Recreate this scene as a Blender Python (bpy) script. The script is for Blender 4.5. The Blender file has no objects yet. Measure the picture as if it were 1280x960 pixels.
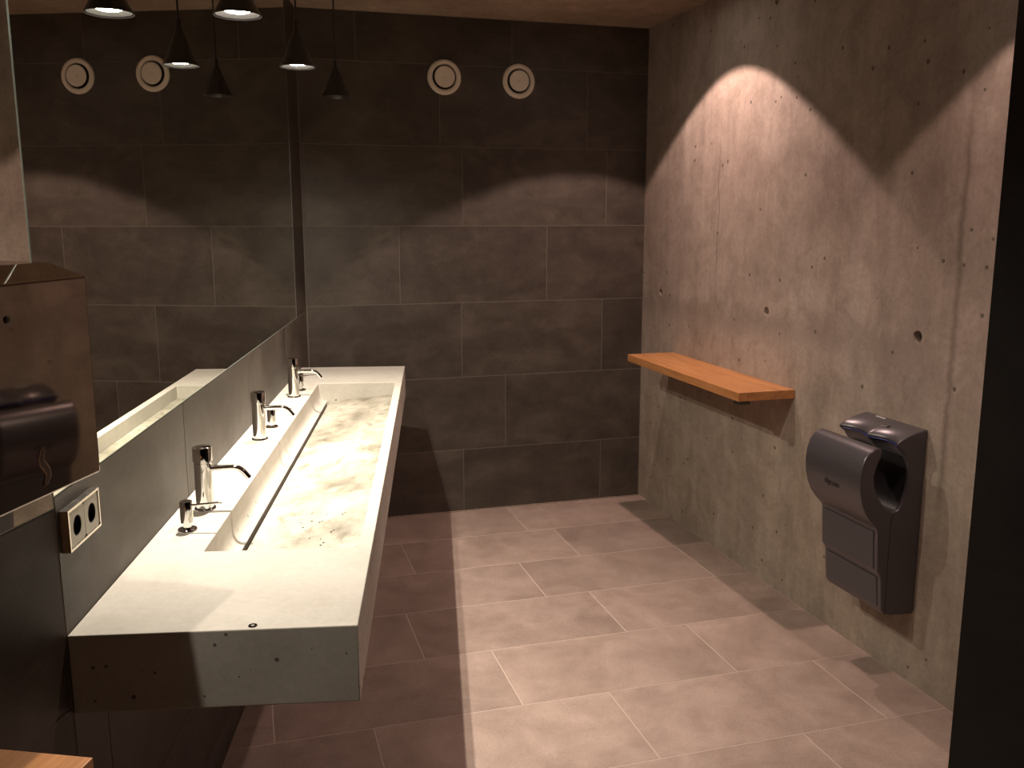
import bpy, bmesh, math, random
from mathutils import Vector, Matrix
random.seed(7)
SC = bpy.context.scene
COL = SC.collection
pi = math.pi

# ------------------------------------------------------------------ camera
F, YAW, PITCH, ROLL = 1144.86, 0.2838, 0.1790, -0.0010
CAM = Vector((-2.1444, -4.7293, 1.5847))
fw = Vector((math.sin(YAW)*math.cos(PITCH), math.cos(YAW)*math.cos(PITCH), -math.sin(PITCH)))
rt = Vector((math.cos(YAW), -math.sin(YAW), 0)); up = rt.cross(fw)
r2 = rt*math.cos(ROLL) + up*math.sin(ROLL); u2_ = -rt*math.sin(ROLL) + up*math.cos(ROLL)
cd = bpy.data.cameras.new('camera'); cam = bpy.data.objects.new('camera', cd); COL.objects.link(cam)
cd.sensor_width = 36; cd.lens = F/1280*36; cd.clip_start = .02
m = Matrix((r2, u2_, -fw)).transposed().to_4x4(); m.translation = CAM
cam.matrix_world = m; SC.camera = cam

# ------------------------------------------------------------------ world, exposure, light levels
wd = bpy.data.worlds.new('world'); SC.world = wd; wd.use_nodes = True
wd.node_tree.nodes['Background'].inputs[0].default_value = (1, .72, .55, 1)
wd.node_tree.nodes['Background'].inputs[1].default_value = 0.004
vs = SC.view_settings
vs.view_transform = 'Standard'; vs.look = 'None'; vs.gamma = 1; vs.exposure = 0.34; vs.use_curve_mapping = False
cy = SC.cycles
cy.use_denoising = True; cy.max_bounces = 10; cy.diffuse_bounces = 3; cy.glossy_bounces = 6
cy.sample_clamp_indirect = 4.0; cy.caustics_reflective = True; cy.blur_glossy = 0.0
PEND_W, SPILL_W, PEND_COL = 108.0, 31.0, (1.0, .905, .77)
DOWN_W, DOWN_COL = 72.0, (1.0, .725, .635)

# ------------------------------------------------------------------ room frame (metres)
H = 2.579
XC, ANG = -1.8478, math.radians(11.335)          # left sink wall starts at (XC,0) and leans by ANG
ANG2 = math.radians(24.8)                        # nearer left wall
S0, S1 = -3.159, -.256                           # sink from / to along the sink wall
E0 = (XC + S0*math.sin(ANG), S0*math.cos(ANG))   # vertical edge between the two left walls
ROW = [0, .346, .746, 1.146, 1.546, 1.946, 2.346, H]
ZM2 = 1.106
ZM = 1.1255                                      # lower edge of the mirrors

# ------------------------------------------------------------------ materials
def mat(name):
    M = bpy.data.materials.new(name); M.use_nodes = True
    nt = M.node_tree; b = nt.nodes['Principled BSDF']
    return M, nt, b
def nd(nt, t, **k):
    n = nt.nodes.new(t)
    for a, v in k.items():
        if a == 'ins':
            for i, x in v.items():
                if isinstance(x, bpy.types.NodeSocket): nt.links.new(x, n.inputs[i])
                else: n.inputs[i].default_value = x
        else: setattr(n, a, v)
    return n
def lk(nt, a, b): nt.links.new(a, b)
def ramp(nt, fac, stops):
    r = nd(nt, 'ShaderNodeValToRGB'); lk(nt, fac, r.inputs[0]); e = r.color_ramp.elements
    while len(e) < len(stops): e.new(.5)
    for i, (p, c) in enumerate(stops):
        e[i].position = p; e[i].color = (*c, 1) if len(c) == 3 else c
    return r.outputs[0]
def math_(nt, op, a, b=None, c=None):
    n = nd(nt, 'ShaderNodeMath', operation=op)
    for i, x in enumerate((a, b, c)):
        if x is None: continue
        if isinstance(x, bpy.types.NodeSocket): lk(nt, x, n.inputs[i])
        else: n.inputs[i].default_value = x
    return n.outputs[0]
def mixc(nt, fac, a, b, mode='MIX'):
    n = nd(nt, 'ShaderNodeMix', data_type='RGBA', blend_type=mode)
    for i, x in ((0, fac), (6, a), (7, b)):
        if isinstance(x, bpy.types.NodeSocket): lk(nt, x, n.inputs[i])
        else: n.inputs[i].default_value = x if i == 0 else ((*x, 1) if len(x) == 3 else x)
    return n.outputs[2]
def noise(nt, vec, scale, detail=6, rough=.6, dist=0):
    n = nd(nt, 'ShaderNodeTexNoise', ins={'Scale': scale, 'Detail': detail, 'Roughness': rough, 'Distortion': dist})
    if vec is not None: lk(nt, vec, n.inputs['Vector'])
    return n.outputs['Fac']
def mapping(nt, vec, scale=(1, 1, 1), loc=(0, 0, 0), rot=(0, 0, 0)):
    n = nd(nt, 'ShaderNodeMapping'); lk(nt, vec, n.inputs['Vector'])
    n.inputs['Scale'].default_value = scale; n.inputs['Location'].default_value = loc; n.inputs['Rotation'].default_value = rot
    return n.outputs[0]
def bump(nt, b, h, strength=.2, dist=.002):
    n = nd(nt, 'ShaderNodeBump', ins={'Strength': strength, 'Distance': dist}); lk(nt, h, n.inputs['Height'])
    lk(nt, n.outputs[0], b.inputs['Normal'])
def simple(name, col, rough=.5, metal=0, spec=.5, emit=None, strength=0):
    M, nt, b = mat(name)
    b.inputs['Base Color'].default_value = (*col, 1); b.inputs['Roughness'].default_value = rough
    b.inputs['Metallic'].default_value = metal; b.inputs['Specular IOR Level'].default_value = spec
    if emit: b.inputs['Emission Color'].default_value = (*emit, 1); b.inputs['Emission Strength'].default_value = strength
    return M

def tile_mat(name, c0, c1, c2, rough=.5, spec=.35, jit=.25):
    M, nt, b = mat(name)
    pos = nd(nt, 'ShaderNodeNewGeometry').outputs['Position']
    rnd = nd(nt, 'ShaderNodeObjectInfo').outputs['Random']
    off = nd(nt, 'ShaderNodeCombineXYZ'); s = math_(nt, 'MULTIPLY', rnd, 37.0)
    for i in range(3): lk(nt, s, off.inputs[i])
    v = nd(nt, 'ShaderNodeVectorMath', operation='ADD', ins={0: pos, 1: off.outputs[0]}).outputs[0]
    cloud = noise(nt, mapping(nt, v, (2.2, 2.2, 4.0)), 1.6, 7, .62, .6)
    col = ramp(nt, cloud, [(.28, c0), (.5, c1), (.72, c2)])
    blot = noise(nt, v, 9, 8, .7, .3)
    col = mixc(nt, .35, col, ramp(nt, blot, [(.3, c0), (.7, c2)]), 'MIX')
    grain = noise(nt, v, 160, 3, .6)
    g = ramp(nt, grain, [(.3, (.86,)*3), (.7, (1.1,)*3)])
    col = mixc(nt, 1.0, col, g, 'MULTIPLY')
    br = math_(nt, 'MULTIPLY_ADD', rnd, jit, 1 - jit/2)
    vv = nd(nt, 'ShaderNodeVectorMath', operation='SCALE'); lk(nt, col, vv.inputs[0]); lk(nt, br, vv.inputs['Scale'])
    lk(nt, vv.outputs[0], b.inputs['Base Color'])
    lk(nt, ramp(nt, blot, [(.3, (rough-.07,)*3), (.7, (rough+.08,)*3)]), b.inputs['Roughness'])
    b.inputs['Specular IOR Level'].default_value = spec
    bump(nt, b, math_(nt, 'ADD', grain, math_(nt, 'MULTIPLY', blot, .6)), .10, .0012)
    return M
WALL_TILE = tile_mat('dark_porcelain', (.036, .027, .021), (.062, .0475, .0375), (.108, .086, .067), .5)
FLOOR_TILE = tile_mat('floor_porcelain', (.215, .150, .122), (.31, .226, .187), (.43, .32, .27), .48, .35, .32)
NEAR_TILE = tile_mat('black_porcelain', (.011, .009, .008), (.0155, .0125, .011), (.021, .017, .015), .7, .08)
GROUT = simple('grout', (.145, .122, .10), .9, 0, .1)
GROUT_F = simple('floor_grout', (.45, .35, .295), .9, 0, .1)

def concrete(name, c0, c1, c2, wall=False, pit=1.0):
    M, nt, b = mat(name)
    pos = nd(nt, 'ShaderNodeNewGeometry').outputs['Position']
    big = noise(nt, mapping(nt, pos, (1.5, 1.5, .55)), 1.7, 6, .6, .4)
    col = ramp(nt, big, [(.3, c0), (.5, c1), (.72, c2)])
    streak = noise(nt, mapping(nt, pos, (9, 9, .5)), 2.2, 5, .65, .2)
    col = mixc(nt, .55, col, ramp(nt, streak, [(.3, (.80, .80, .80)), (.65, (1.08, 1.06, 1.03))]), 'MULTIPLY')
    fine = noise(nt, pos, 55, 8, .72)
    col = mixc(nt, 1, col, ramp(nt, fine, [(.3, (.85,)*3), (.7, (1.1,)*3)]), 'MULTIPLY')
    mott = noise(nt, pos, 7, 9, .72, .5)
    col = mixc(nt, .95, col, ramp(nt, mott, [(.35, (.76, .74, .72)), (.62, (1.06, 1.05, 1.04))]), 'MULTIPLY')
    hgt = fine
    vo = nd(nt, 'ShaderNodeTexVoronoi', ins={'Scale': 15.0, 'Randomness': 1.0}); lk(nt, pos, vo.inputs['Vector'])
    # pin holes: only some cells, each with its own small radius
    sp = nd(nt, 'ShaderNodeSeparateColor'); lk(nt, vo.outputs['Color'], sp.inputs[0])
    rad = math_(nt, 'MULTIPLY', math_(nt, 'MAXIMUM', math_(nt, 'SUBTRACT', sp.outputs[0], .60), 0), .30*pit)
    hole = math_(nt, 'LESS_THAN', vo.outputs['Distance'], rad)
    col = mixc(nt, math_(nt, 'MULTIPLY', hole, .75), col, (.07, .055, .045))
    hgt = math_(nt, 'SUBTRACT', hgt, math_(nt, 'MULTIPLY', hole, 2.0))
    if wall:
        xyz = nd(nt, 'ShaderNodeSeparateXYZ'); lk(nt, pos, xyz.inputs[0])
        wob = noise(nt, mapping(nt, pos, (.2, .2, 3)), 2.5, 5, .7)
        wy = math_(nt, 'ADD', xyz.outputs[1], math_(nt, 'MULTIPLY', math_(nt, 'SUBTRACT', wob, .5), .05))
        for yc, w, z0, z1, dk in ((-.822, .008, 1.16, 2.08, .55), (-2.36, .020, .55, 2.02, .62)):
            d = math_(nt, 'ABSOLUTE', math_(nt, 'SUBTRACT', wy, yc))
            ln = nd(nt, 'ShaderNodeMapRange', ins={0: d, 1: w, 2: 0.0, 3: 0.0, 4: 1.0}).outputs[0]
            zt = nd(nt, 'ShaderNodeMapRange', ins={0: xyz.outputs[2], 1: z1, 2: z1-.25, 3: 0.0, 4: 1.0}).outputs[0]
            zb = nd(nt, 'ShaderNodeMapRange', ins={0: xyz.outputs[2], 1: z0, 2: z0+.25, 3: 0.0, 4: 1.0}).outputs[0]
            k = math_(nt, 'MULTIPLY', math_(nt, 'MULTIPLY', ln, zt), math_(nt, 'MULTIPLY', zb, dk))
            k = math_(nt, 'MULTIPLY', k, math_(nt, 'ADD', math_(nt, 'MULTIPLY', fine, .8), .5))
            col = mixc(nt, k, col, (.10, .072, .055))
        # damp-looking pour band at tie-hole height
        zz = math_(nt, 'ADD', xyz.outputs[2], math_(nt, 'MULTIPLY', math_(nt, 'SUBTRACT', mott, .5), .22))
        zz = math_(nt, 'ADD', zz, math_(nt, 'MULTIPLY', xyz.outputs[1], .015))
        bd = nd(nt, 'ShaderNodeMapRange', interpolation_type='SMOOTHSTEP', ins={0: math_(nt, 'ABSOLUTE', math_(nt, 'SUBTRACT', zz, 1.13)), 1: .10, 2: .0, 3: 0.0, 4: .42}).outputs[0]
        yy = nd(nt, 'ShaderNodeMapRange', ins={0: xyz.outputs[1], 1: -2.35, 2: -2.1, 3: 0.0, 4: 1.0}).outputs[0]
        col = mixc(nt, math_(nt, 'MULTIPLY', bd, math_(nt, 'MULTIPLY', yy, math_(nt, 'ADD', streak, .25))), col, (.15, .115, .092))
        # tone shifts slightly greener below the pour band
        lo = nd(nt, 'ShaderNodeMapRange', interpolation_type='SMOOTHSTEP', ins={0: zz, 1: 1.1, 2: .6, 3: 0.0, 4: .55}).outputs[0]
        col = mixc(nt, lo, col, mixc(nt, 1, col, (.98, 1.03, .92), 'MULTIPLY'))
    lk(nt, col, b.inputs['Base Color']); b.inputs['Roughness'].default_value = .75; b.inputs['Specular IOR Level'].default_value = .25
    bump(nt, b, hgt, .25, .0025)
    return M
CONC = concrete('fair_faced_concrete', (.30, .235, .195), (.375, .30, .255), (.44, .36, .31), True)
CEIL = concrete('ceiling_concrete', (.30, .215, .16), (.36, .265, .20), (.42, .31, .24), False, .6)
def cast_mat():
    M, nt, b = mat('pale_cast_concrete')
    pos = nd(nt, 'ShaderNodeTexCoord').outputs['Object']
    big = noise(nt, pos, 4.5, 7, .62, .5)
    col = ramp(nt, big, [(.3, (.44, .405, .345)), (.5, (.49, .455, .395)), (.7, (.54, .505, .44))])
    fine = noise(nt, pos, 70, 6, .7)
    col = mixc(nt, 1, col, ramp(nt, fine, [(.3, (.92,)*3), (.7, (1.05,)*3)]), 'MULTIPLY')
    vo = nd(nt, 'ShaderNodeTexVoronoi', ins={'Scale': 48.0}); lk(nt, pos, vo.inputs['Vector'])
    sp = nd(nt, 'ShaderNodeSeparateColor'); lk(nt, vo.outputs['Color'], sp.inputs[0])
    hole = math_(nt, 'LESS_THAN', vo.outputs['Distance'], math_(nt, 'MULTIPLY', math_(nt, 'MAXIMUM', math_(nt, 'SUBTRACT', sp.outputs[0], .60), 0), .55))
    nz = nd(nt, 'ShaderNodeSeparateXYZ'); lk(nt, nd(nt, 'ShaderNodeNewGeometry').outputs['True Normal'], nz.inputs[0])
    hole = math_(nt, 'MULTIPLY', hole, math_(nt, 'LESS_THAN', nz.outputs[2], .5))      # the trowelled top has no pin holes
    col = mixc(nt, math_(nt, 'MULTIPLY', hole, .8), col, (.06, .05, .04))
    lk(nt, col, b.inputs['Base Color']); b.inputs['Roughness'].default_value = .6; b.inputs['Specular IOR Level'].default_value = .3
    bump(nt, b, math_(nt, 'SUBTRACT', fine, math_(nt, 'MULTIPLY', hole, 2.0)), .12, .0015)
    return M
SINKC = cast_mat()

def basin_mat():
    M, nt, b = mat('stained_cast_concrete')
    pos = nd(nt, 'ShaderNodeTexCoord').outputs['Object']
    big = noise(nt, mapping(nt, pos, (1.5, .9, 1), (.35, .2, 0)), 2.6, 6, .58, .35)
    col = ramp(nt, big, [(.38, (.20, .182, .142)), (.50, (.34, .312, .25)), (.60, (.44, .41, .34))])
    st = noise(nt, mapping(nt, pos, (3.0, 2.0, 1), (.7, 2.3, 0)), 5.0, 8, .7, .5)
    col = mixc(nt, 1, col, ramp(nt, st, [(.34, (.55, .52, .45)), (.47, (.93, .92, .89)), (.55, (1, 1, 1))]), 'MULTIPLY')
    sp = noise(nt, mapping(nt, pos, (1.2, 2.2, 1), (.2, .5, 0)), 16.0, 3, .5, .6)
    zone = noise(nt, pos, 2.1, 3, .5)
    k = math_(nt, 'MULTIPLY', ramp(nt, sp, [(.64, (0,)*3), (.70, (.8,)*3)]), ramp(nt, zone, [(.47, (0,)*3), (.58, (1,)*3)]))
    col = mixc(nt, k, col, (.12, .11, .085))
    lk(nt, col, b.inputs['Base Color'])
    lk(nt, ramp(nt, big, [(.35, (.32,)*3), (.55, (.6,)*3)]), b.inputs['Roughness'])
    bump(nt, b, st, .12, .001)
    return M
BASIN = basin_mat()
CHROME = simple('chrome', (.78, .77, .76), .07, 1)
STEEL_D = simple('dark_steel', (.10, .085, .075), .45, .8)
def brushed(name, col, rough, v=.5):
    M, nt, b = mat(name)
    pos = nd(nt, 'ShaderNodeTexCoord').outputs['Object']
    n = noise(nt, mapping(nt, pos, (3, 90, 4)), 6, 3, .6)
    lk(nt, ramp(nt, n, [(.3, (rough*.8,)*3), (.7, (rough*1.3,)*3)]), b.inputs['Roughness'])
    b.inputs['Base Color'].default_value = (*col, 1); b.inputs['Metallic'].default_value = 1
    return M
STEEL = brushed('polished_steel', (.27, .225, .19), .035)
FRAME_ST = brushed('satin_steel', (.62, .57, .52), .22)
MIRROR = simple('mirror_glass', (.80, .82, .77), .0, 1)
MIR_EDGE = simple('mirror_edge', (.35, .40, .34), .25, .3)
def wood_mat():
    M, nt, b = mat('oiled_oak')
    pos = nd(nt, 'ShaderNodeTexCoord').outputs['Object']
    w = noise(nt, mapping(nt, pos, (14, .9, 14)), 2.4, 6, .6, .8)
    col = ramp(nt, w, [(.3, (.40, .165, .055)), (.5, (.53, .235, .085)), (.7, (.62, .30, .12))])
    g = noise(nt, mapping(nt, pos, (120, 3, 120)), 3, 4, .6)
    col = mixc(nt, 1, col, ramp(nt, g, [(.35, (.80, .76, .72)), (.6, (1.04, 1.03, 1.02))]), 'MULTIPLY')
    lk(nt, col, b.inputs['Base Color']); b.inputs['Roughness'].default_value = .42
    bump(nt, b, g, .1, .0006)
    return M
OAK = wood_mat()
def paint(name, col, rough, metal):
    M, nt, b = mat(name)
    pos = nd(nt, 'ShaderNodeTexCoord').outputs['Object']
    n = noise(nt, pos, 900, 2, .5)
    lk(nt, mixc(nt, 1, col, ramp(nt, n, [(.3, (.85,)*3), (.7, (1.15,)*3)]), 'MULTIPLY'), b.inputs['Base Color'])
    b.inputs['Roughness'].default_value = rough; b.inputs['Metallic'].default_value = metal
    return M
DRY = paint('silver_grey_paint', (.115, .103, .110), .32, .5)
DRY2 = paint('grey_plastic', (.078, .070, .075), .45, .15)
DARK = simple('black_plastic', (.012, .011, .012), .5)
INK = simple('dark_print', (.02, .018, .022), .5)
BLUE = simple('blue_rim', (.012, .02, .16), .4)
PALE = simple('pale_print', (.55, .52, .5), .5)
CREAM = simple('cream_plastic', (.50, .45, .36), .4)
VENTW = simple('white_enamel', (.80, .70, .58), .4)
BLACKM = simple('black_lacquer', (.016, .014, .013), .35)
SHADE_IN = simple('grey_shade_lining', (.02, .018, .016), .5)
BULB_ON = simple('lit_lens', (1, 1, 1), .3, 0, .5, (1.0, .93, .82), 55)
BULB_OFF = simple('unlit_lens', (.35, .33, .30), .15)
SLOTC = simple('gold_rim', (.55, .42, .30), .3, .5)

# ------------------------------------------------------------------ mesh helpers
def link(name, bm, M, parent=None, smooth=None, bevel=None, loc=None, rotz=None):
    bmesh.ops.recalc_face_normals(bm, faces=bm.faces)
    me = bpy.data.meshes.new(name); bm.to_mesh(me); bm.free()
    return link_me(name, me, M, parent, smooth, bevel, loc, rotz)
def link_me(name, me, M, parent=None, smooth=None, bevel=None, loc=None, rotz=None):
    if not me.materials: me.materials.append(M)
    o = bpy.data.objects.new(name, me); COL.objects.link(o)
    if parent: o.parent = parent
    if loc: o.location = loc
    if rotz is not None: o.rotation_euler = (0, 0, rotz)
    if smooth:
        me.polygons.foreach_set('use_smooth', [True]*len(me.polygons))
        me.set_sharp_from_angle(angle=math.radians(smooth))
    if bevel:
        md = o.modifiers.new('bevel', 'BEVEL'); md.width = bevel; md.segments = 3
        md.limit_method = 'ANGLE'; md.angle_limit = math.radians(38); md.harden_normals = False
    return o
def box(bm, x0, x1, y0, y1, z0, z1):
    v = [bm.verts.new(p) for p in ((x0,y0,z0),(x1,y0,z0),(x1,y1,z0),(x0,y1,z0),(x0,y0,z1),(x1,y0,z1),(x1,y1,z1),(x0,y1,z1))]
    for f in ((0,3,2,1),(4,5,6,7),(0,1,5,4),(1,2,6,5),(2,3,7,6),(3,0,4,7)): bm.faces.new([v[i] for i in f])
def nb(): return bmesh.new()
def bbox(*a):
    b = nb(); box(b, *a); return b
def lathe(bm, prof, seg=32, axis='Z', c=(0, 0, 0), closed=False):
    rings = []
    for r, h in prof:
        ring = []
        if r < 1e-6: ring = [bm.verts.new(ax(axis, 0, 0, h, c))]
        else:
            for i in range(seg):
                a = 2*pi*i/seg; ring.append(bm.verts.new(ax(axis, r*math.cos(a), r*math.sin(a), h, c)))
        rings.append(ring)
    pairs = list(zip(rings, rings[1:])) + ([(rings[-1], rings[0])] if closed else [])
    for A, B in pairs:
        for i in range(seg):
            j = (i+1) % seg
            if len(A) == 1 and len(B) == 1: continue
            if len(A) == 1: bm.faces.new((A[0], B[i], B[j]))
            elif len(B) == 1: bm.faces.new((A[i], A[j], B[0]))
            else: bm.faces.new((A[i], A[j], B[j], B[i]))
def ax(axis, a, b, h, c):
    if axis == 'Z': return (c[0]+a, c[1]+b, c[2]+h)
    if axis == 'Y': return (c[0]+a, c[1]+h, c[2]+b)
    return (c[0]+h, c[1]+a, c[2]+b)
def tube(bm, pts, rad, seg=12, cap=True):
    pts = [Vector(p) for p in pts]; rings = []
    for i, p in enumerate(pts):
        t = (pts[min(i+1, len(pts)-1)] - pts[max(i-1, 0)]).normalized()
        a = t.cross(Vector((0, 1, .01))).normalized(); bb = t.cross(a)
        r = rad[i] if isinstance(rad, (list, tuple)) else rad
        rings.append([bm.verts.new(p + a*(r*math.cos(2*pi*k/seg)) + bb*(r*math.sin(2*pi*k/seg))) for k in range(seg)])
    for A, B in zip(rings, rings[1:]):
        for k in range(seg): bm.faces.new((A[k], A[(k+1) % seg], B[(k+1) % seg], B[k]))
    if cap: bm.faces.new(rings[0]); bm.faces.new(rings[-1])
def thing(name, label, cat, loc=(0, 0, 0), rotz=0, group=None):
    o = bpy.data.objects.new(name, None); COL.objects.link(o); o.empty_display_size = .05
    o.location = loc; o.rotation_euler = (0, 0, rotz)
    return tag(o, label, cat, group)
def tag(o, label, cat, group=None):
    o['label'] = label; o['category'] = cat
    if group: o['group'] = group
    return o
def struct(o, label=None, cat=None):
    o['kind'] = 'structure'
    if label: o['label'] = label; o['category'] = cat
    return o
def dup(root, loc, label, off=(0, 0, 0)):
    r = root.copy(); COL.objects.link(r); r.location = loc; r['label'] = label
    for ch in list(root.children):
        c = ch.copy(); COL.objects.link(c); c.parent = r
        for g in ch.children:
            d = g.copy(); COL.objects.link(d); d.parent = c
    return r

# tile: slab lying in (a,b), thickness along +c, chamfered face, origin at its own lower corner
_tc = {}
def tile_mesh(w, h, t, M, plane):
    key = (round(w, 4), round(h, 4), t, M.name, plane)
    if key in _tc: return _tc[key]
    ch = .0012; bm = nb(); R = []
    for ins, d in ((0, 0), (0, t-ch), (ch, t)):
        q = [(ins, ins), (w-ins, ins), (w-ins, h-ins), (ins, h-ins)]
        pt = {'xy': lambda a, b: (a, b, d), 'xz': lambda a, b: (a, -d, b), 'yz+': lambda a, b: (d, a, b), 'yz-': lambda a, b: (-d, a, b)}[plane]
        R.append([bm.verts.new(pt(a, b)) for a, b in q])
    for A, B in zip(R, R[1:]):
        for i in range(4): bm.faces.new((A[i], A[(i+1) % 4], B[(i+1) % 4], B[i]))
    bm.faces.new(R[2]); bm.faces.new(R[0])
    bmesh.ops.recalc_face_normals(bm, faces=bm.faces)
    me = bpy.data.meshes.new('tile'); bm.to_mesh(me); bm.free(); me.materials.append(M)
    _tc[key] = me; return me
GAP = .0034
def lay(parent, M, plane, rows, lo, hi, joints, period, org, t=.012):
    """rows: list of (b0,b1); joints[i]: one joint position in row i; org(a,b) -> location of the tile corner in parent space"""
    for (b0, b1), j in zip(rows, joints):
        k0 = math.floor((lo-j)/period); a = j + k0*period
        while a < hi - 1e-4:
            x0, x1 = max(a, lo), min(a+period, hi); a += period
            if x1 - x0 < .012: continue
            g = GAP/2
            me = tile_mesh(x1-x0-2*g, b1-b0-2*g, t, M, plane)
            o = link_me('tile', me, M, parent); o.location = org(x0+g, b0+g)

# ------------------------------------------------------------------ setting
TT = .012
# floor
yf = -7.2
fl = struct(link('floor', bbox(-4.6, .02, yf, 0, -.12, -.0008), GROUT_F), 'brown porcelain tiled floor with pale joints', 'floor')
tf = .4076; y1 = -.4272
frow = [(y1, -.022)] + [(y1-(k+1)*tf, y1-k*tf) for k in range(9)]
fj = [-.8017, -.6673, -.9758, -.7821, -1.3279, -1.0241, -.5375, -1.18, -.92, -.62]
lay(fl, FLOOR_TILE, 'xy', frow, -3.1, -.001, fj, .7966, lambda a, b: (a, b, -TT))
# back wall
wb = struct(link('wall_back', bbox(-2.2, 00.3, .0009, .16, 0, H), GROUT), 'dark brown tiled end wall facing the camera', 'wall')
bj = [-1.0403, -.8022, -1.043, -1.3679, -1.03, -.346, -.763]
lay(wb, WALL_TILE, 'xz', list(zip(ROW, ROW[1:])), XC+.002, -.001, bj, .8, lambda a, b: (a, TT, b))
# left sink wall (local frame: x = out of the wall, y = along it)
wl = struct(link('wall_left', bbox(-.14, -.0009, S0, .3, 0, H), GROUT, loc=(XC, 0, 0), rotz=-ANG), 'dark tiled wall behind the washbasin', 'wall')
rowsL = [(0, ROW[1]), (ROW[1], ROW[2]), (ROW[2], ZM)]
lay(wl, WALL_TILE, 'yz+', rowsL, S0, 0, [-.25, -.5, -.68], .835, lambda a, b: (-TT, a, b))
lay(wl, WALL_TILE, 'yz+', [(ZM, ROW[4])] + list(zip(ROW[4:], ROW[5:])), -.339, 0, [-.339]*4, .8, lambda a, b: (-TT, a, b))
# nearer left wall
wn = struct(link('wall_left_near', bbox(-.14, -.0009, -4.6, 0, 0, H), GROUT, loc=(E0[0], E0[1], 0), rotz=-ANG2), 'dark tiled wall under the nearer mirror', 'wall')
lay(wn, WALL_TILE, 'yz+', rowsL[:2] + [(ROW[2], ZM2)], -3.2, -.001, [-.8, -.4, -.8], .8, lambda a, b: (-TT, a, b))
# right dark stub wall
XS, YS = -.432, -2.946
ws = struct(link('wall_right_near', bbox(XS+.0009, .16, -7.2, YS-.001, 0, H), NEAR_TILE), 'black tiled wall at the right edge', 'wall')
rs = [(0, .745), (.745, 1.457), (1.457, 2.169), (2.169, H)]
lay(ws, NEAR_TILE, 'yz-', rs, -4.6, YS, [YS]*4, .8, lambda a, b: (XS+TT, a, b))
# ceiling and rear closure
ce = struct(link('ceiling', bbox(-4.6, .16, yf, .16, H, H+.15), CEIL), 'brown board-smooth concrete ceiling', 'ceiling')
wr = struct(link('wall_rear', bbox(-4.6, .16, yf-.1, yf, 0, H), NEAR_TILE), 'dark wall behind the camera', 'wall')
# concrete wall with form-tie holes
wc = bbox(0, .16, YS-.05, 0, 0, H)
me = bpy.data.meshes.new('wall_right'); bmesh.ops.recalc_face_normals(wc, faces=wc.faces); wc.to_mesh(me); wc.free()
me.materials.append(CONC)
wro = bpy.data.objects.new('wall_right', me); COL.objects.link(wro)
struct(wro, 'fair-faced grey concrete wall with form-tie holes', 'wall')
cb = nb()
for (yy, zz, r) in ((-.228, 1.195, .019), (-1.273, 1.192, .019), (-2.200, 1.195, .021), (-1.24, 2.455, .014)):
    lathe(cb, [(0, -.02), (r, -.02), (r, 0), (r*.72, .022), (r*.72, .04), (0, .04)], 24, 'X', (0, yy, zz))
bmesh.ops.recalc_face_normals(cb, faces=cb.faces)
cm = bpy.data.meshes.new('cut'); cb.to_mesh(cm); cb.free(); cut = bpy.data.objects.new('cut', cm); COL.objects.link(cut)
md = wro.modifiers.new('holes', 'BOOLEAN'); md.object = cut; md.operation = 'DIFFERENCE'; md.solver = 'EXACT'
dg = bpy.context.evaluated_depsgraph_get()
nm = bpy.data.meshes.new_from_object(wro.evaluated_get(dg)); wro.modifiers.clear(); wro.data = nm
bpy.data.objects.remove(cut)
# slot drain along the end wall
tr = struct(link('trim_1', bbox(XC, -.001, -.021, -.0165, -.012, .0025), FRAME_ST), 'thin steel slot drain along the end wall', 'trim')
link('rail', bbox(XC, -.001, -.0045, -.001, -.012, .0025), FRAME_ST, tr)
link('channel', bbox(XC, -.001, -.0165, -.0045, -.0115, -.009), DARK, tr)

# ------------------------------------------------------------------ mirrors
def mirror(name, label, y0, y1, loc, rz, ZM=ZM):
    t = thing(name, label, 'mirror', loc, rz)
    link('glass', bbox(-.006, .0, y0+.0015, y1-.0015, ZM+.0015, H-.004), MIRROR, t)
    link('edge', bbox(-.010, -.0055, y0, y1, ZM, H-.0025), MIR_EDGE, t)
    b = nb(); box(b, -.006, .0004, y0, y0+.0014, ZM, H-.003); box(b, -.006, .0004, y1-.0014, y1, ZM, H-.003); box(b, -.006, .0004, y0, y1, ZM, ZM+.0014)
    link('polished_rim', b, MIR_EDGE, t)
mirror('wall_mirror', 'wide wall mirror above the concrete washbasin', S0, -.340, (XC, 0, 0), -ANG)
mirror('wall_mirror', 'nearer wall mirror behind the steel towel dispenser', -3.0, -.001, (E0[0], E0[1], 0), -ANG2, ZM2)

# ------------------------------------------------------------------ washbasin
ZS, ZB, WD = .8763, .731, .497
def WP(s, n, z=0): return (XC + s*math.sin(ANG) + n*math.cos(ANG), s*math.cos(ANG) - n*math.sin(ANG), z)
sink = thing('washbasin', 'long cast concrete trough washbasin on the left wall', 'washbasin', (XC, 0, 0), -ANG)
b = nb()
prof = [(.135, ZS), (.138, .835), (.1405, .818), (.147, .806), (.157, .799), (.169, .797), (.169, .765), (.4675, .765), (.4675, ZS)]
ya, yb = -2.760, -.703
n0 = .001
def V(x, y, z): return b.verts.new((x, y, z))
A = [V(x, ya, z) for x, z in prof]; B = [V(x, yb, z) for x, z in prof]
for i in range(len(prof)-1): b.faces.new((A[i], A[i+1], B[i+1], B[i]))
b.faces.new(A); b.faces.new(B)
T = [V(n0, S0, ZS), V(WD, S0, ZS), V(WD, S1, ZS), V(n0, S1, ZS)]
Bo = [V(n0, S0, ZB), V(WD, S0, ZB), V(WD, S1, ZB), V(n0, S1, ZB)]
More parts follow.
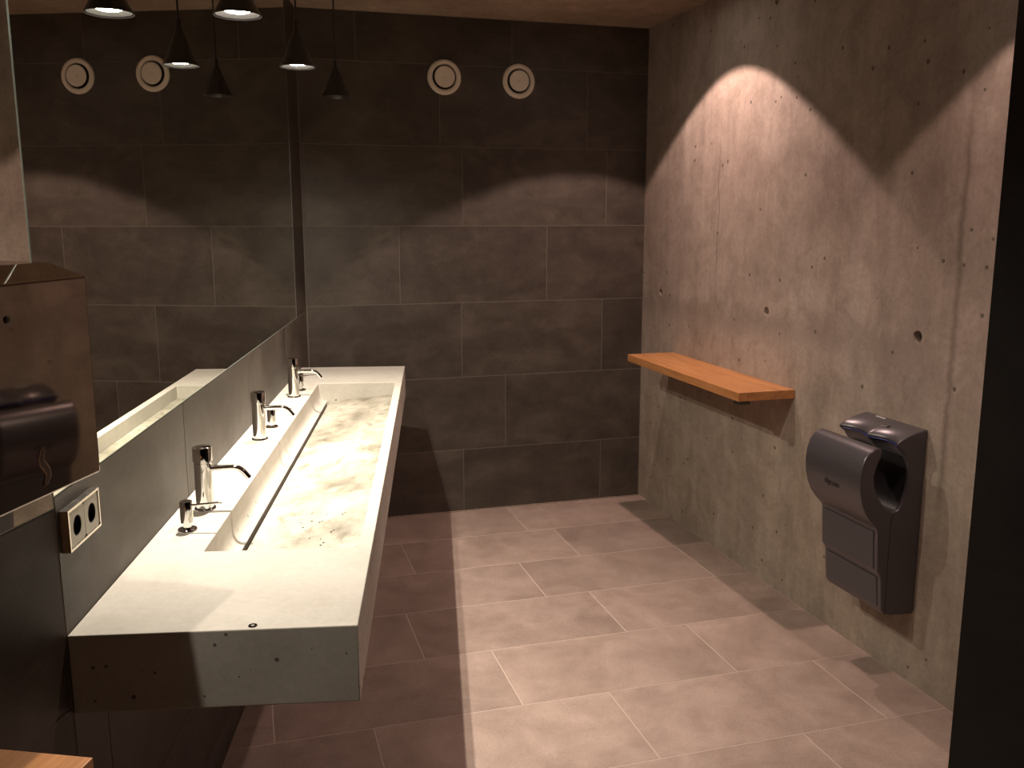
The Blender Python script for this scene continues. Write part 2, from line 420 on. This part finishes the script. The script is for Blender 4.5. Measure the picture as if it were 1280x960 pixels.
b.faces.new((T[0], T[1], A[-1], A[0])); b.faces.new((T[1], T[2], B[-1], A[-1])); b.faces.new((T[2], T[3], B[0], B[-1])); b.faces.new((T[3], T[0], A[0], B[0]))
for i in range(4): b.faces.new((T[i], T[(i+1) % 4], Bo[(i+1) % 4], Bo[i]))
b.faces.new(Bo)
link('body', b, SINKC, sink, smooth=28, bevel=.0022)
b = nb()
pp = [(.181, .795), (.181, .770), (.4665, .770), (.4665, .822), (.455, .8215)]
A = [b.verts.new((x, ya+.0008, z)) for x, z in pp]; B = [b.verts.new((x, yb-.0008, z)) for x, z in pp]
for i in range(len(pp)): b.faces.new((A[i], A[(i+1) % len(pp)], B[(i+1) % len(pp)], B[i]))
b.faces.new(A); b.faces.new(B)
link('basin_floor', b, BASIN, sink)['label'] = 'stained sloping basin floor'
link('drain_slot', bbox(.1695, .1805, ya+.001, yb-.001, .7655, .768), DARK, sink)['label'] = 'dark drain slot along the basin'
b = nb(); lathe(b, [(.0035, .0), (.0035, .0012), (.0075, .0012), (.0085, 0)], 20, 'Z', (.312, -3.144, ZS))
link('threaded_insert', b, CHROME, sink)
b = nb()
random.seed(3)
for i in range(26):
    x, y = random.uniform(.28, .40), random.uniform(-2.62, -2.3)
    z = .795 + (x-.181)/(.455-.181)*.0265; r = random.uniform(.0012, .0034)
    lathe(b, [(r, 0), (r*.8, r*.3), (r*.4, r*.45), (0, r*.5)], 8, 'Z', (x, y, z))
W_DROP, nt, bs = mat('water'); bs.inputs['Roughness'].default_value = .02; bs.inputs['Transmission Weight'].default_value = 1; bs.inputs['IOR'].default_value = 1.33
o = link('water_drops', b, W_DROP, sink, smooth=60); o['kind'] = 'stuff'

# taps (local x = out of the wall)
def tap():
    t = thing('push_tap', '', 'tap', (0, 0, 0), -ANG, 'push taps on the washbasin')
    b = nb(); lathe(b, [(0, 0), (.027, 0), (.027, .003), (.0255, .005), (.0225, .0055)], 36); link('base_flange', b, CHROME, t, smooth=40)
    b = nb(); lathe(b, [(.0215, .004), (.0215, .118), (.020, .1195), (.020, .121), (0, .121)], 36); link('body', b, CHROME, t, smooth=40)
    b = nb(); lathe(b, [(0, .1212), (.0205, .1212), (.0232, .123), (.0232, .154), (.0222, .1575), (.0195, .159), (0, .159)], 36); link('push_cap', b, CHROME, t, smooth=40)
    pts = [(.018, 0, .1035), (.05, 0, .1045), (.072, 0, .1045)]
    for i in range(1, 9):
        a = math.radians(52)*i/8; pts.append((.072+.034*math.sin(a), 0, .1045-.034*(1-math.cos(a))))
    e = pts[-1]; a = math.radians(52); pts.append((e[0]+.019*math.cos(a), 0, e[2]-.019*math.sin(a)))
    b = nb(); tube(b, pts, .0074, 16); sp = link('spout', b, CHROME, t, smooth=50)
    b = nb(); lathe(b, [(0, -.001), (.0085, -.001), (.0085, .004), (0, .004)], 20, 'X', (.0205, 0, .1035)); link('collar', b, CHROME, sp, smooth=40)
    return t
tp = tap(); tp.location = WP(-2.457, .068, ZS); tp['label'] = 'chrome push tap nearest the towel dispenser'
dup(tp, WP(-1.727, .069, ZS), 'middle of the three chrome push taps')
dup(tp, WP(-1.003, .074, ZS), 'chrome push tap nearest the tiled end wall')
def soap():
    t = thing('soap_dispenser', '', 'soap dispenser', (0, 0, 0), -ANG, 'soap dispensers on the washbasin')
    b = nb(); lathe(b, [(0, 0), (.0225, 0), (.0225, .0035), (.021, .0055), (.011, .006)], 32); link('base_flange', b, CHROME, t, smooth=40)
    b = nb(); lathe(b, [(.0095, .005), (.0095, .020), (.0145, .0205), (.0145, .0675), (.0135, .0705), (0, .0712)], 32); link('pump_head', b, CHROME, t, smooth=40)
    b = nb(); tube(b, [(.012, 0, .060), (.05, 0, .0625), (.076, 0, .065), (.080, 0, .0635)], [.0034, .0032, .003, .003], 12); link('nozzle', b, CHROME, t, smooth=50)
    return t
sd = soap(); sd.location = WP(-2.618, .066, ZS); sd['label'] = 'short chrome soap dispenser in front of the nearest tap'
dup(sd, WP(-1.553, .078, ZS), 'short chrome soap dispenser just behind the middle tap')
dup(sd, WP(-.863, .08, ZS), 'short chrome soap dispenser just behind the farthest tap')

# ------------------------------------------------------------------ double socket
sk = thing('power_socket', 'double power socket on the tiles under the mirror', 'socket', WP(-3.147, 0, 1.022), -ANG)
sw, sh, th = .146, .074, .016
b = nb(); fr = .0045
box(b, .0005, th, 0, sw, 0, fr); box(b, .0005, th, 0, sw, sh-fr, sh); box(b, .0005, th, 0, fr, fr, sh-fr); box(b, .0005, th, sw-fr, sw, fr, sh-fr); box(b, .0005, .004, fr, sw-fr, fr, sh-fr)
link('frame', b, FRAME_ST, sk)
def holed(b, y0, y1, z0, z1, r, xf, xb, seg=32):
    cy_, cz = (y0+y1)/2, (z0+z1)/2; o_, i_, k_ = [], [], []
    for i in range(seg):
        a = 2*pi*i/seg + pi/seg; c, s = math.cos(a), math.sin(a)
        q = min((y1-y0)/2/abs(c) if abs(c) > 1e-6 else 9, (z1-z0)/2/abs(s) if abs(s) > 1e-6 else 9)
        o_.append(b.verts.new((xf, cy_+c*q, cz+s*q))); i_.append(b.verts.new((xf, cy_+c*r, cz+s*r))); k_.append(b.verts.new((xb, cy_+c*r, cz+s*r)))
    for i in range(seg):
        j = (i+1) % seg
        b.faces.new((o_[i], o_[j], i_[j], i_[i])); b.faces.new((i_[i], i_[j], k_[j], k_[i]))
for q in range(2):
    y0 = fr+.0006 + q*(sw/2-fr+.0003); y1 = y0 + sw/2-fr-.0012
    b = nb(); holed(b, y0, y1, fr+.0006, sh-fr-.0006, .0185, th-.0012, .0045)
    pl = link('socket_insert', b, CREAM, sk)
    b = nb(); lathe(b, [(0, .0048), (.0182, .0048), (.0182, .0142), (.0176, .0142), (.0176, .0054), (0, .0054)], 28, 'X', (0, (y0+y1)/2, sh/2)); link('well', b, DARK, pl, smooth=40)
    b = nb()
    for dz in (-.0095, .0095): lathe(b, [(0, .0054), (.0024, .0054), (.0024, .007), (0, .007)], 12, 'X', (0, (y0+y1)/2+dz, sh/2))
    link('contact', b, CHROME, pl)

# ------------------------------------------------------------------ steel towel dispenser on the nearer left wall
dp = thing('towel_dispenser', 'polished steel paper towel dispenser at the left edge', 'towel dispenser', (E0[0], E0[1], 0), -ANG2)
dy0, dy1 = -.46, -.072
b = nb()
pr = [(.0015, 1.196), (.138, 1.196), (.14, 1.5), (.08, 1.5205), (.0015, 1.5225)]
A = [b.verts.new((x, dy0, z)) for x, z in pr]; B = [b.verts.new((x, dy1, z)) for x, z in pr]
for i in range(len(pr)): b.faces.new((A[i], A[(i+1) % len(pr)], B[(i+1) % len(pr)], B[i]))
b.faces.new(A); b.faces.new(B)
link('housing', b, STEEL, dp, bevel=.003)
# S-shaped level window
cen = [(-.1985, 1.268), (-.2055, 1.262), (-.2095, 1.253), (-.2075, 1.245), (-.203, 1.240), (-.198, 1.233), (-.1965, 1.226), (-.2015, 1.218), (-.2085, 1.212)]
hw = [.0015, .0046, .0060, .0062, .0060, .0062, .0060, .0046, .0015]
def ribbon(b, cen, hw, x0, x1):
    L, R = [], []
    for i, (y, z) in enumerate(cen):
        p0 = cen[max(i-1, 0)]; p1 = cen[min(i+1, len(cen)-1)]
        t = Vector((p1[0]-p0[0], p1[1]-p0[1])).normalized(); nn = Vector((-t.y, t.x))
        L.append((y+nn.x*hw[i], z+nn.y*hw[i])); R.append((y-nn.x*hw[i], z-nn.y*hw[i]))
    vs_ = [[b.verts.new((x, *p)) for p in q] for x in (x0, x1) for q in (L, R)]
    l0, r0, l1, r1 = vs_
    for i in range(len(cen)-1):
        b.faces.new((l1[i], l1[i+1], r1[i+1], r1[i])); b.faces.new((l0[i], r0[i], r0[i+1], l0[i+1]))
        b.faces.new((l0[i], l0[i+1], l1[i+1], l1[i])); b.faces.new((r0[i], r1[i], r1[i+1], r0[i+1]))
    b.faces.new((l0[0], l1[0], r1[0], r0[0])); b.faces.new((l0[-1], r0[-1], r1[-1], l1[-1]))
b = nb(); ribbon(b, cen, hw, .1380, .1396); sw_ = link('level_window', b, SLOTC, dp); sw_['label'] = 'curved level window with a bright rim'
b = nb(); ribbon(b, cen, [h*.66 for h in hw], .1394, .1399); link('window_opening', b, simple('paper_in_shade', (.16, .105, .07), .7), sw_)
b = nb(); lathe(b, [(0, 0), (.0052, 0), (.0052, .0016), (.0042, .0024), (0, .0024)], 20, 'X', (.1395, -.252, 1.453)); link('lock', b, STEEL_D, dp, smooth=40)

# ------------------------------------------------------------------ oak shelves
def shelf(name, label, loc, rz, dep, y0, y1, sgn, zt, brk):
    t = thing(name, label, 'shelf', loc, rz)
    xs = sorted((sgn*.001, sgn*dep))
    link('board', bbox(xs[0], xs[1], y0, y1, zt-.036, zt), OAK, t, bevel=.0012)
    for yb_ in brk:
        xb = sorted((sgn*(dep-.056), sgn*(dep-.004)))
        link('support_block', bbox(xb[0], xb[1], yb_-.02, yb_+.02, zt-.050, zt-.0362), STEEL_D, t)
shelf('wall_shelf', 'oak shelf board on the concrete wall beside the hand dryer', (0, 0, 0), 0, .259, -1.516, -.400, -1, .893, (-1.492,))
shelf('wall_shelf', 'oak shelf corner in the lower left under the dispenser', (E0[0], E0[1], 0), -ANG2, .273, -1.75, -.345, 1, .890, (-1.6, -.37))

# ------------------------------------------------------------------ hand dryer
YN, YF = -2.285, -1.975
dr = thing('hand_dryer', 'silver-grey blade hand dryer on the concrete wall', 'hand dryer', (0, (YN+YF)/2, 0))
hwid = (YF-YN)/2
P = [(-.001, .25), (-.095, .2555), (-.124, .2645), (-.1345, .281), (-.1405, .34), (-.1455, .396), (-.151, .407), (-.1605, .420), (-.1655, .49), (-.170, .560), (-.1755, .571), (-.186, .582), (-.203, .600), (-.222, .626), (-.238, .660), (-.2475, .70), (-.2505, .742), (-.2465, .780), (-.236, .812), (-.221, .832), (-.203, .844), (-.187, .8465), (-.1755, .842), (-.1715, .832), (-.1745, .818), (-.184, .797), (-.1935, .772), (-.197, .748), (-.193, .716), (-.179, .684), (-.160, .657), (-.138, .634), (-.115, .622), (-.095, .628), (-.079, .652), (-.069, .69), (-.0655, .735), (-.069, .775), (-.080, .808), (-.095, .831), (-.109, .842), (-.1165, .850), (-.112, .859), (-.097, .869), (-.075, .879), (-.045, .888), (-.012, .8955), (-.001, .8965)]
LIP = {38: .35, 39: .75, 40: 1, 41: 1, 42: 1, 43: .8, 44: .45, 45: .15}
def wave(v):  # two scallops with a point between them
    a = abs(v)/hwid
    return max(0.0, math.sin(pi*min(1, a*.98+.02)))**.8 * .030 - .004
b = nb(); NS = 40; SL = []
for k in range(NS+1):
    v = -hwid + 2*hwid*k/NS
    SL.append([b.verts.new((x + (LIP.get(i, 0)*wave(v)), v, z)) for i, (x, z) in enumerate(P)])
n_ = len(P)
for A, B in zip(SL, SL[1:]):
    for i in range(n_): b.faces.new((A[i], A[(i+1) % n_], B[(i+1) % n_], B[i]))
b.faces.new(SL[0]); b.faces.new(list(reversed(SL[-1])))
body = link('body', b, DRY, dr, smooth=35, bevel=.0055)
body.modifiers['bevel'].angle_limit = math.radians(60)
# dark lining of the hand slot
b = nb(); idx = list(range(24, 39)); A, B = [], []
cx, cz = -.131, .735
for v, L in ((-hwid+.012, A), (hwid-.012, B)):
    for i in idx:
        x, z = P[i]; d = Vector((cx-x, cz-z)).normalized()*.0012
        L.append(b.verts.new((x+d.x+LIP.get(i, 0)*.012, v, z+d.y)))
for i in range(len(idx)-1): b.faces.new((A[i], A[i+1], B[i+1], B[i]))
link('slot_lining', b, DARK, dr, smooth=50)
# blue edge line following the wavy lip
b = nb(); tube(b, [(-.1165+wave(v)+.0012, v, .8455) for v in [-hwid+.012+(2*hwid-.024)*k/40 for k in range(41)]], .0018, 8)
link('lip_edge', b, BLUE, dr, smooth=60)['label'] = 'thin blue edge line of the slot'
# front panels
b = nb(); pts = [(-.1702, .555), (-.166, .49), (-.161, .424)]
def plate(b, pts, y0, y1, t):
    A = [b.verts.new((x-t, y0, z)) for x, z in pts]; B = [b.verts.new((x-t, y1, z)) for x, z in pts]
    C = [b.verts.new((x+.002, y0-.0025, z)) for x, z in pts]; D = [b.verts.new((x+.002, y1+.0025, z)) for x, z in pts]
    for i in range(len(pts)-1):
        b.faces.new((A[i], A[i+1], B[i+1], B[i])); b.faces.new((C[i], A[i], A[i+1], C[i+1])) ; b.faces.new((B[i], D[i], D[i+1], B[i+1]))
    b.faces.new((C[0], D[0], B[0], A[0])); b.faces.new((A[-1], B[-1], D[-1], C[-1]))
plate(b, pts, -hwid+.018, hwid-.018, .003); link('front_panel', b, DRY2, dr)
b = nb(); plate(b, [(-.1455, .392), (-.1405, .34), (-.1352, .290)], -hwid+.018, hwid-.018, .003); link('filter_panel', b, DRY2, dr)
# seam between front shell and body on both cheeks
for v in (-hwid-.0004, hwid+.0004):
    b = nb(); tube(b, [(-.115, v, .615), (-.12, v, .58), (-.121, v, .45), (-.117, v, .262)], .0009, 6)
    link('seam', b, DARK, dr)
def text(name, body_, size, M, parent, loc, rot, ext=.0003):
    c = bpy.data.curves.new(name, 'FONT'); c.body = body_; c.size = size; c.extrude = ext; c.align_x = 'CENTER'; c.align_y = 'CENTER'
    o = bpy.data.objects.new(name, c); COL.objects.link(o)
    dg = bpy.context.evaluated_depsgraph_get(); me = bpy.data.meshes.new_from_object(o.evaluated_get(dg))
    bpy.data.objects.remove(o); me.materials.clear(); me.materials.append(M)
    o = bpy.data.objects.new(name, me); COL.objects.link(o); o.parent = parent; o.location = loc; o.rotation_euler = rot
    return o
text('lettering', 'dyson', .034, INK, dr, (-.2475, .0, .694), (math.radians(98), 0, -pi/2))
# pictogram and label on the top
b = nb(); lathe(b, [(.0085, 0), (.0095, .0003), (.0075, .0003)], 20, 'Z', (-.063, -.015, .8835)); link('pictogram', b, PALE, dr)
b = nb(); box(b, -.066, -.064, -.040, -.026, .8832, .8842); box(b, -.064, -.050, -.034, -.032, .884, .8865); link('pictogram', b, INK, dr)
link('top_label', bbox(-.020, -.014, .035, .085, .8930, .8958), PALE, dr)

# ------------------------------------------------------------------ air valves on the end wall
def valve():
    t = thing('air_valve', '', 'vent', (0, 0, 0), 0, 'round air valves high on the end wall')
    b = nb(); lathe(b, [(.060, 0), (.086, 0), (.0875, -.005), (.0855, -.010), (.079, -.0145), (.070, -.0155), (.0635, -.013), (.0605, -.006)], 48, 'Y', closed=True); link('collar_ring', b, VENTW, t, smooth=50)
    b = nb(); lathe(b, [(0, -.001), (.0605, -.001), (.0605, -.002), (0, -.002)], 40, 'Y'); link('throat', b, DARK, t)
    b = nb(); lathe(b, [(.030, -.002), (.049, -.012), (.0525, -.017), (.0515, -.021), (.045, -.0225), (.026, -.0195), (.011, -.0165), (0, -.016)], 48, 'Y'); link('valve_disc', b, VENTW, t, smooth=50)
    b = nb(); lathe(b, [(0, -.0162), (.004, -.0162), (.0035, -.0195), (0, -.0202)], 16, 'Y'); link('spindle', b, VENTW, t, smooth=40)
    return t
va = valve(); va.location = (-1.1207, 0, 2.286); va['label'] = 'round white air valve on the end wall, nearer the mirror'
dup(va, (-.7290, 0, 2.281), 'round white air valve on the end wall, nearer the concrete wall')

# ------------------------------------------------------------------ lamps
def spot(name, parent, loc, W, col, size, blend, rad):
    l = bpy.data.lights.new(name, 'SPOT'); l.energy = W; l.color = col; l.spot_size = size; l.spot_blend = blend; l.shadow_soft_size = rad
    o = bpy.data.objects.new(name, l); COL.objects.link(o); o.parent = parent; o.location = loc
    return o
def pendant(x, y, zr, on, label, k=1.0):
    t = thing('pendant_lamp', label, 'lamp', (x, y, zr), 0, 'black cone pendants over the washbasin')
    top = H - zr
    b = nb(); lathe(b, [(.0, .150), (.008, .150), (.009, .120), (.015, .108), (.030, .070), (.045, .030), (.0600, .004), (.0595, .001), (.0575, .004), (.043, .030), (.028, .068), (.014, .104), (0, .106)], 40)
    link('shade', b, BLACKM, t, smooth=35)
    b = nb(); lathe(b, [(.0572, .0043), (.0432, .029), (.040, .029), (.054, .0045)], 40, closed=True); link('reflector_ring', b, SHADE_IN, t, smooth=40)
    b = nb(); tube(b, [(0, 0, .148), (0, 0, top-.02)], .0032, 10); link('cable', b, BLACKM, t, smooth=60)
    b = nb(); lathe(b, [(0, top-.022), (.028, top-.022), (.030, top-.018), (.030, top-.0005), (0, top-.0005)], 28); link('ceiling_rose', b, BLACKM, t, smooth=40)
    b = nb(); lathe(b, [(0, .0100), (.018, .0100), (.028, .0108), (.032, .0125), (.032, .03), (0, .03)], 32); link('bulb', b, BULB_ON if on else BULB_OFF, t, smooth=40)
    if on:
        spot('bulb_light', t, (0, 0, .003), PEND_W*k, PEND_COL, math.radians(104), 1.0, .006)      # reflector beam
        spot('bulb_spill', t, (0, 0, .003), SPILL_W*k, PEND_COL, math.radians(167), .5, .006)     # wide spill under the rim
pendant(-2.125, -2.183, 2.089, True, 'lit black pendant lamp nearest the towel dispenser')
pendant(-1.931, -1.399, 2.089, True, 'lit black pendant lamp in the middle of the row')
pendant(-1.728, -.649, 2.089, False, 'unlit black pendant lamp nearest the tiled end wall')
px_ = (E0[0] - .36*math.sin(ANG2) + .08*math.cos(ANG2), E0[1] - .36*math.cos(ANG2) - .08*math.sin(ANG2))
pendant(px_[0], px_[1], 2.089, True, 'lit black pendant lamp over the near oak shelf', .19)
def downlight(x, y, label, k=1.0):
    t = thing('ceiling_spotlight', label, 'lamp', (x, y, H), 0, 'ceiling spotlights along the concrete wall')
    b = nb(); lathe(b, [(.040, -.0005), (.052, -.0005), (.052, -.004), (.047, -.006), (.040, -.004)], 36, closed=True); link('trim_ring', b, BLACKM, t, smooth=40)
    b = nb(); lathe(b, [(0, -.0006), (.039, -.0006), (.039, -.003), (0, -.003)], 32); link('lens', b, BULB_ON, t, smooth=40)
    spot('lens_light', t, (0, 0, -.008), DOWN_W*k, DOWN_COL, 2*math.atan(1.316), .10, .022)
downlight(-.42, -.95, 'ceiling spotlight over the oak shelf by the concrete wall')
downlight(-.445, -2.92, 'ceiling spotlight by the end of the concrete wall', .55)
